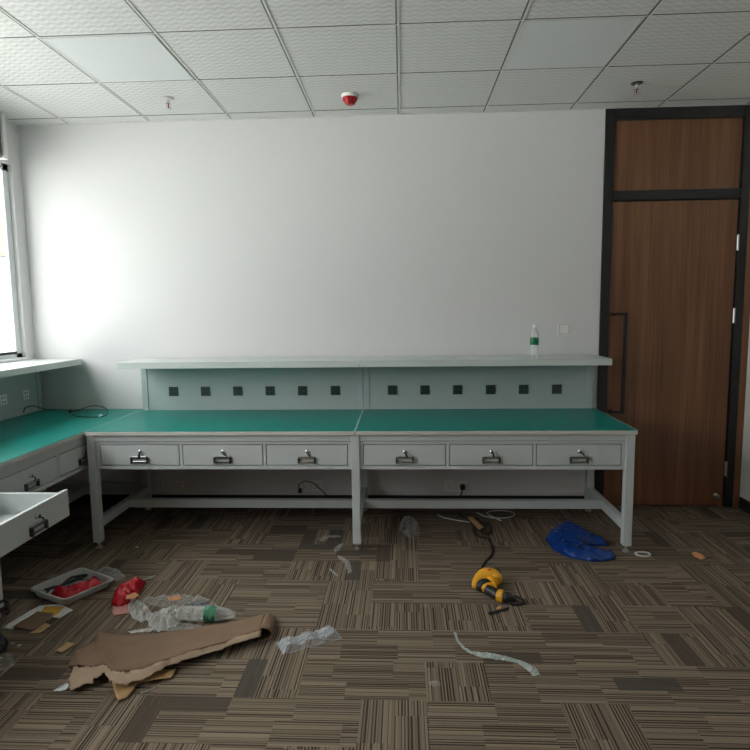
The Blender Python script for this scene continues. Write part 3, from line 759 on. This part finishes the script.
tag(sheet('plastic_strip', M_clear2, [(-1.50, -1.315), (-1.44, -1.275), (-1.40, -1.225), (-1.385, -1.235), (-1.43, -1.30), (-1.49, -1.335)], crumple(0.004, 0.006, 36, 6.5), 0.008), 'narrow clear strip on the carpet just behind the tray corner', 'plastic strip')

# red bag and pink flap beside it
tag(sheet('plastic_bag', M_redbag, [(-1.478, -1.575), (-1.505, -1.50), (-1.525, -1.42), (-1.47, -1.365), (-1.41, -1.315), (-1.392, -1.395), (-1.375, -1.50), (-1.385, -1.56), (-1.43, -1.60)], crumple(0.006, 0.03, 55, 11.0, dome=0.045, fall=0.04), 0.008), 'bright red crinkled plastic bag on the carpet right of the tray', 'plastic bag')
tag(sheet('paper_card', M_pink, [(-1.462, -1.585), (-1.40, -1.555), (-1.35, -1.62), (-1.34, -1.648), (-1.411, -1.677), (-1.44, -1.64)], flat(0.003, 0.003), 0.015), 'pinkish paper card sticking out under the red bag', 'card')
tag(sheet('plastic_bag', M_whitefilm, [(-1.412, -1.533), (-1.38, -1.511), (-1.30, -1.57), (-1.225, -1.66), (-1.214, -1.71), (-1.25, -1.739), (-1.31, -1.70), (-1.36, -1.63)], crumple(0.004, 0.05, 26, 13.0, dome=0.004), 0.009), 'milky crumpled plastic bag between the red bag and the cardboard', 'plastic bag')
tag(sheet('plastic_scrap', M_orange, [(-1.40, -1.56), (-1.37, -1.53), (-1.33, -1.56), (-1.345, -1.60), (-1.385, -1.60)], crumple(0.05, 0.022, 50, 15.0), 0.008), 'orange-red scrap on top of the milky plastic bag', 'scrap')
tag(sheet('plastic_wrap', M_whitefilm, [(-1.199, -1.766), (-1.229, -1.70), (-1.20, -1.64), (-1.13, -1.60), (-1.07, -1.62), (-1.05, -1.68), (-1.075, -1.78), (-1.125, -1.82)], crumple(0.004, 0.065, 24, 17.0, dome=0.004), 0.010), 'whitish crumpled wrap left of the crushed bottle', 'plastic wrap')
tag(sheet('paper_scrap', M_orange, [(-1.16, -1.625), (-1.11, -1.60), (-1.085, -1.635), (-1.13, -1.66)], crumple(0.075, 0.012, 40, 19.0), 0.008), 'orange-brown paper scrap on the whitish wrap beside the crushed bottle', 'scrap')
tag(sheet('plastic_wrap', M_clear2, [(-1.36, -1.53), (-1.28, -1.49), (-1.15, -1.475), (-1.04, -1.48), (-0.945, -1.55), (-0.90, -1.61), (-0.96, -1.645), (-1.05, -1.60), (-1.20, -1.60)], crumple(0.004, 0.05, 20, 23.0, dome=0.005), 0.010), 'long clear crinkled wrap behind the crushed bottle', 'plastic wrap')
tag(sheet('plastic_wrap', M_clear2, [(-1.12, -1.82), (-1.13, -1.77), (-1.08, -1.74), (-0.98, -1.76), (-0.91, -1.785), (-0.92, -1.80), (-1.02, -1.815)], crumple(0.01, 0.03, 40, 27.0), 0.009), 'clear wrap tucked between the crushed bottle and the cardboard', 'plastic wrap')
tag(sheet('plastic_strip', M_whitefilm, [(-1.262, -1.845), (-1.20, -1.825), (-1.15, -1.805), (-1.135, -1.83), (-1.17, -1.845), (-1.24, -1.862)], crumple(0.022, 0.02, 60, 29.0), 0.006), 'twisted white plastic strip on the back edge of the cardboard', 'plastic strip')
tag(sheet('plastic_scrap', M_navy, [(-1.10, -1.545), (-1.06, -1.52), (-0.99, -1.535), (-1.02, -1.565)], crumple(0.004, 0.006, 60, 31.0), 0.008), 'small black scrap behind the clear wrap', 'scrap')

# ------------------------------------------------------------------ torn cardboard
back = [(-1.395, -2.10, .012), (-1.430, -1.985, .012), (-1.378, -1.905, .014), (-1.408, -1.832, .020), (-1.335, -1.855, .012), (-1.150, -1.850, .014), (-0.943, -1.790, .016), (-0.800, -1.745, .020), (-0.650, -1.690, .030)]
fold = [(-1.352, -2.125, .030), (-1.330, -2.130, .040), (-1.262, -2.165, .050), (-1.205, -2.150, .058), (-1.145, -2.190, .060), (-1.055, -2.150, .060), (-0.940, -2.060, .058), (-0.800, -1.955, .055), (-0.630, -1.858, .060)]
front = [(-1.340, -2.190, .018), (-1.290, -2.262, .020), (-1.225, -2.235, .030), (-1.196, -2.180, .048), (-1.125, -2.250, .034), (-1.020, -2.222, .036), (-0.965, -2.125, .036), (-0.815, -2.020, .034), (-0.628, -1.900, .040)]
for i_, k_ in ((4, 0.15), (5, 0.3), (6, 0.4), (7, 0.45), (8, 0.3)):
    fold[i_] = tuple(Vector(fold[i_]).lerp(Vector(front[i_]), k_)[:2]) + (fold[i_][2]-0.006,)
cbd = thing('cardboard_sheet', 'large torn brown cardboard sheet with one end curled, lying on the carpet', 'cardboard', (-1.0, -2.0, 0))
def loft(rows, nu=60, nv=10, jag=0.006, off=(1.0, 2.0)):
    def samp(r, t):
        f = t*(len(r)-1); i = min(int(f), len(r)-2); return Vector(r[i]).lerp(Vector(r[i+1]), f-i)
    bm = BM(); G = []
    for u in range(nu+1):
        t = u/nu; col = []
        for ri in range(len(rows)-1):
            a, b = samp(rows[ri], t), samp(rows[ri+1], t)
            for v in range(nv + (1 if ri == len(rows)-2 else 0)):
                p = a.lerp(b, v/nv)
                p.z += 0.0035*nz(p.x, p.y, 14, 3)
                p.z = max(p.z, 0.004)
                e = (ri == len(rows)-2 and v == nv) or (ri == 0 and v == 0)
                if e: p += Vector((jag*(nz(t, 0, 23, 1)+0.5*nz(t, 0, 71, 4)), jag*(nz(t, 0, 17, 2)+0.5*nz(t, 0, 83, 5)), 0))
                col.append(bm.verts.new((p.x+off[0], p.y+off[1], p.z)))
        G.append(col)
    for i in range(nu):
        for j in range(len(G[0])-1): bm.faces.new((G[i][j], G[i+1][j], G[i+1][j+1], G[i][j+1]))
    return bm
obj('main_panel', loft([back, fold], nv=12), M_card, cbd, smooth=True, solid=0.004)
# torn lip: the layers parted, the paler inside showing
mid = [tuple(Vector(a).lerp(Vector(b), 0.08)+Vector((0, 0, 0.001))) for a, b in zip(fold, front)]
o = obj('torn_lip', loft([mid, front], nu=110, nv=6, jag=0.022), M_cardin, cbd, smooth=True, solid=0.003); o['label'] = 'paler torn edge'
# curled end: a roll along the right edge
bm = BM()
ra, rb_ = Vector((-0.652, -1.690, .030)), Vector((-0.634, -1.868, .060))
NU, NA = 10, 14
G = []
ax = (rb_-ra).normalized(); side = Vector((1, 0.12, 0)).normalized()
for i in range(NU+1):
    t = i/NU; c = ra.lerp(rb_, t); Rr = 0.030+0.004*t; row = []
    for j in range(NA+1):
        a = math.pi/2 - j/NA*(math.pi*(1.15-0.25*t))
        p = c + Vector((side.x*math.cos(a)*Rr*1.5, side.y*math.cos(a)*Rr*1.5, (math.sin(a)-1)*Rr))
        p.z = max(p.z+0.002, 0.004)
        row.append(bm.verts.new((p.x+1.0, p.y+2.0, p.z)))
    G.append(row)
for i in range(NU):
    for j in range(NA): bm.faces.new((G[i][j], G[i+1][j], G[i+1][j+1], G[i][j+1]))
obj('curled_end', bm, M_card, cbd, smooth=True, solid=0.004)
fl_ = thing('cardboard_flap', 'tan torn cardboard flap poking out under the front of the large sheet', 'cardboard', (-1.05, -2.20, 0))
def flapz(x, y, e): return 0.006 + 0.012*max(0, nz(x, y, 18, 2)) + 0.02*max(0, min(1, (y+2.25)*5))*0.6
o = sheet('panel', M_tan, [(-1.165+1.05, 0.01), (-1.100+1.05, -0.085), (-1.077+1.05, -0.107), (-1.055+1.05, -0.089), (-1.050+1.05, 0.002), (-0.964+1.05, 0.028), (-0.930+1.05, 0.036), (-0.935+1.05, 0.10), (-1.10+1.05, 0.08)], lambda x, y, e: 0.008+0.010*abs(nz(x, y, 22, 2)), 0.012, 0.003, parent=fl_)
tag(sheet('cardboard_strip', M_tan, [(-1.524, -1.984), (-1.510, -1.915), (-1.466, -1.925), (-1.484, -1.998)], flat(0.003, 0.004), 0.012, 0.003), 'small tan cardboard strip alone on the carpet left of the large sheet', 'cardboard')
tag(sheet('foil_scrap', M_foil, [(-1.372, -2.255), (-1.352, -2.195), (-1.318, -2.200), (-1.322, -2.245)], crumple(0.004, 0.016, 50, 35.0), 0.007), 'silvery crumpled foil scrap at the left tip of the large cardboard', 'foil')
tag(obj('screw', tube(BM(), [(-1.016, -2.254, 0.004), (-1.012, -2.250, 0.004), (-1.011, -2.249, 0.003), (-0.975, -2.215, 0.003)], [0.005, 0.005, 0.0028, 0.002], n=8), M_steel), 'silver screw on the carpet in front of the tan flap', 'screw')
# pieces by the left edge
tag(sheet('cardboard_piece', M_card, [(-1.842, -1.80), (-1.815, -1.652), (-1.72, -1.668), (-1.704, -1.72), (-1.725, -1.83)], flat(0.007, 0.003, 14), 0.016, 0.003), 'flat brown cardboard piece lying on white paper in front of the tray', 'cardboard')
tag(sheet('paper_sheet', M_paper, [(-1.898, -1.795), (-1.868, -1.64), (-1.844, -1.585), (-1.753, -1.562), (-1.650, -1.621), (-1.668, -1.705), (-1.72, -1.69), (-1.80, -1.66), (-1.837, -1.812)], flat(0.002, 0.0015, 14), 0.018, 0.001), 'white paper sheet under the brown cardboard piece in front of the tray', 'paper')
tag(sheet('sticker_sheet', M_yellowp, [(-1.795, -1.672), (-1.811, -1.590), (-1.709, -1.597), (-1.702, -1.680), (-1.73, -1.690)], flat(0.005, 0.001, 14), 0.016, 0.001), 'yellow sticker sheet on the white paper in front of the tray', 'sticker')
tag(sheet('cardboard_strip', M_tan, [(-1.734, -1.845), (-1.712, -1.755), (-1.672, -1.772), (-1.685, -1.845)], flat(0.003, 0.003), 0.012, 0.003), 'narrow tan cardboard strip touching the brown piece near the left edge', 'cardboard')
tag(sheet('plastic_scrap', M_clear2, [(-1.755, -2.05), (-1.72, -2.01), (-1.685, -2.03), (-1.63, -2.10), (-1.65, -2.14), (-1.70, -2.13)], crumple(0.006, 0.035, 34, 41.0), 0.008), 'clear crinkled plastic scrap at the left edge of the carpet', 'scrap')
tag(sheet('plastic_bag', M_navy, [(-1.90, -1.90), (-1.84, -1.88), (-1.775, -1.93), (-1.735, -2.00), (-1.76, -2.04), (-1.86, -2.06), (-1.93, -2.00)], crumple(0.01, 0.03, 20, 43.0, dome=0.06), 0.012), 'black plastic bag cut off by the left edge of the picture', 'plastic bag')
for x, y, lab in ((-1.757, -1.925, 'white crumb on the carpet nearest the black plastic bag'), (-1.716, -1.940, 'white crumb on the carpet a little right of the black plastic bag'), (-1.681, -0.834, 'white crumb on the dark carpet under the left bench end')):
    tag(sheet('packing_crumb', M_paper, [(x-.009, y-.006), (x-.004, y+.008), (x+.008, y+.006), (x+.007, y-.008)], crumple(0.003, 0.012, 90, x*9), 0.005), lab, 'crumb', 'white crumbs on the carpet')

# clear blister tray
bt_ = thing('blister_tray', 'clear plastic packaging tray on the carpet right of the cardboard end', 'packaging', (-0.415, -1.865, 0), math.atan2(0.13, 0.235))
bm = BM()
hx, hy = 0.140, 0.055
nx, ny = 44, 18
G = []
for i in range(nx+1):
    row = []
    for j in range(ny+1):
        u, v = i/nx*2-1, j/ny*2-1
        e = min(1-abs(u), (1-abs(v))*0.45)
        z = 0.004 + 0.026*max(0, min(1, (e-0.05)*9))*(0.75+0.25*math.cos(u*9)) + 0.006*nz(u, v, 6, 2)
        row.append(bm.verts.new((u*hx + 0.006*nz(u, v, 3, 7), v*hy + 0.012*u*0 + 0.006*nz(u, v, 3, 8), max(0.002, z))))
    G.append(row)
for i in range(nx):
    for j in range(ny): bm.faces.new((G[i][j], G[i+1][j], G[i+1][j+1], G[i][j+1]))
obj('tray_shell', bm, M_blister, bt_, smooth=False)

# clear scraps near the middle leg and the long strip
for pts, k, lab in (([(-0.545, -0.70), (-0.515, -0.635), (-0.44, -0.615), (-0.395, -0.63), (-0.40, -0.655), (-0.47, -0.66), (-0.51, -0.72)], 51, 'thin clear wisp of film left of the middle bench leg'),
                    ([(-0.418, -1.135), (-0.408, -1.12), (-0.352, -1.215), (-0.362, -1.225)], 53, 'short clear sliver on the carpet in front of the middle leg, the left one'),
                    ([(-0.385, -0.94), (-0.36, -0.955), (-0.305, -1.03), (-0.28, -1.17), (-0.30, -1.19), (-0.325, -1.06), (-0.38, -0.985)], 55, 'bent clear film strip on the carpet in front of the middle leg'),
                    ([(-0.41, -0.90), (-0.385, -0.87), (-0.37, -0.77), (-0.395, -0.76), (-0.42, -0.84)], 57, 'small clear film scrap just left of the middle leg foot')):
    tag(sheet('plastic_film', M_clear2, pts, crumple(0.004, 0.022, 45, k), 0.008), lab, 'plastic film', 'clear film scraps by the middle leg')
tag(sheet('plastic_bag', M_clear, [(0.00, -0.34), (0.06, -0.30), (0.115, -0.39), (0.125, -0.60), (0.11, -0.70), (0.05, -0.68), (-0.02, -0.52)], crumple(0.006, 0.04, 24, 61.0, dome=0.03), 0.012), 'dim clear plastic bag on the carpet under the bench right of the middle leg', 'plastic bag')
st = [(0.248, -1.785), (0.253, -1.85), (0.275, -1.91), (0.305, -1.945), (0.345, -1.962), (0.385, -1.968), (0.445, -1.985), (0.50, -2.01), (0.535, -2.05), (0.553, -2.10)]
wd = [.006, .006, .007, .010, .020, .022, .016, .014, .022, .016]
lft, rgt = [], []
for i, p in enumerate(st):
    a = Vector(st[max(i-1, 0)]); b = Vector(st[min(i+1, len(st)-1)]); n = (b-a).normalized(); n = Vector((-n.y, n.x))
    lft.append(tuple(Vector(p)+n*wd[i])); rgt.append(tuple(Vector(p)-n*wd[i]))
tag(sheet('plastic_strip', film('pale_green_film', (0.66, 0.76, 0.72, 1), 0.40, bscale=60, bump=1.0), lft+rgt[::-1], crumple(0.004, 0.024, 50, 63.0), 0.007), 'long pale twisted plastic strip on the open carpet in front of the drill', 'plastic strip')
tag(sheet('plastic_scrap', M_clear2, [(0.105, -2.165), (0.125, -2.145), (0.155, -2.15), (0.16, -2.175), (0.13, -2.18)], crumple(0.004, 0.018, 60, 65.0), 0.006), 'tiny clear scrap on the open carpet left of the long strip', 'scrap')
tg = tag(sheet('cardboard_tag', M_tan, [(0.466, -0.305), (0.510, -0.280), (0.556, -0.490), (0.519, -0.535)], flat(0.014, 0.003), 0.014, 0.003), 'tan cardboard tag under the bench inside the loop of the drill cord', 'cardboard')

# ------------------------------------------------------------------ blue bag and bits by the right leg
def bagz(x, y, e):
    d = min(1, e/0.055); d = 1-(1-d)**2
    hgt = 0.048 if x < 1.15 else 0.038
    return 0.004 + d*(hgt*(0.8+0.35*nz(x, y, 7, 71)) + 0.022*(1-2*abs(nz(x, y, 16, 73))))
tag(sheet('plastic_bag', M_bluebag, [(0.924, -0.665), (0.965, -0.58), (1.02, -0.50), (1.10, -0.44), (1.17, -0.45), (1.21, -0.52), (1.235, -0.60), (1.275, -0.665), (1.297, -0.74), (1.285, -0.765), (1.21, -0.755), (1.145, -0.785), (1.145, -0.825), (1.20, -0.862), (1.272, -0.880), (1.285, -0.92), (1.262, -0.965), (1.216, -0.985), (1.114, -1.000), (1.002, -0.945), (0.935, -0.84)], bagz, 0.013), 'crumpled blue plastic bag on the carpet inside the right bench leg', 'plastic bag')
bm = BM()
tube(bm, [(0.042*math.cos(a), 0.030*math.sin(a), 0.007) for a in [2*math.pi*k/28 for k in range(28)]], 0.006, n=8, closed=True)
rg = tag(obj('tape_ring', bm, M_whitefilm, smooth=True, loc=(1.452, -0.892, 0)), 'flat pale ring of tape on the carpet right of the bench leg', 'tape')
tag(sheet('wood_chip', M_orange, [(1.745, -0.875), (1.775, -0.852), (1.80, -0.885), (1.795, -0.945), (1.76, -0.962), (1.738, -0.93)], crumple(0.005, 0.018, 40, 77.0), 0.008), 'orange-brown crumpled scrap on the carpet in front of the door', 'scrap')

# ------------------------------------------------------------------ outside
eb = thing('building', 'pale building with a yellow band seen through the left window', 'building', (-12.0, 14.0, -0.6))
bm = BM(); box(bm, -6, 0, -5, 14, 2.0, 3.87); box(bm, -6, 0, -5, 14, 4.96, 5.6); obj('cladding', bm, M_ext1, eb)
bm = BM(); box(bm, -6, 0.05, -5, 14, 3.87, 4.96); o = obj('band', bm, M_ext2, eb); o['label'] = 'yellow cladding band'
bm = BM(); box(bm, -6, 0, -5, 14, 0, 2.0); o = obj('ground_storey', bm, M_ext3, eb); o['label'] = 'white ground storey'
gr = structure(obj('ground', box(BM(), -60, XL-0.3, -40, 60, -0.8, -0.6), M_ground))
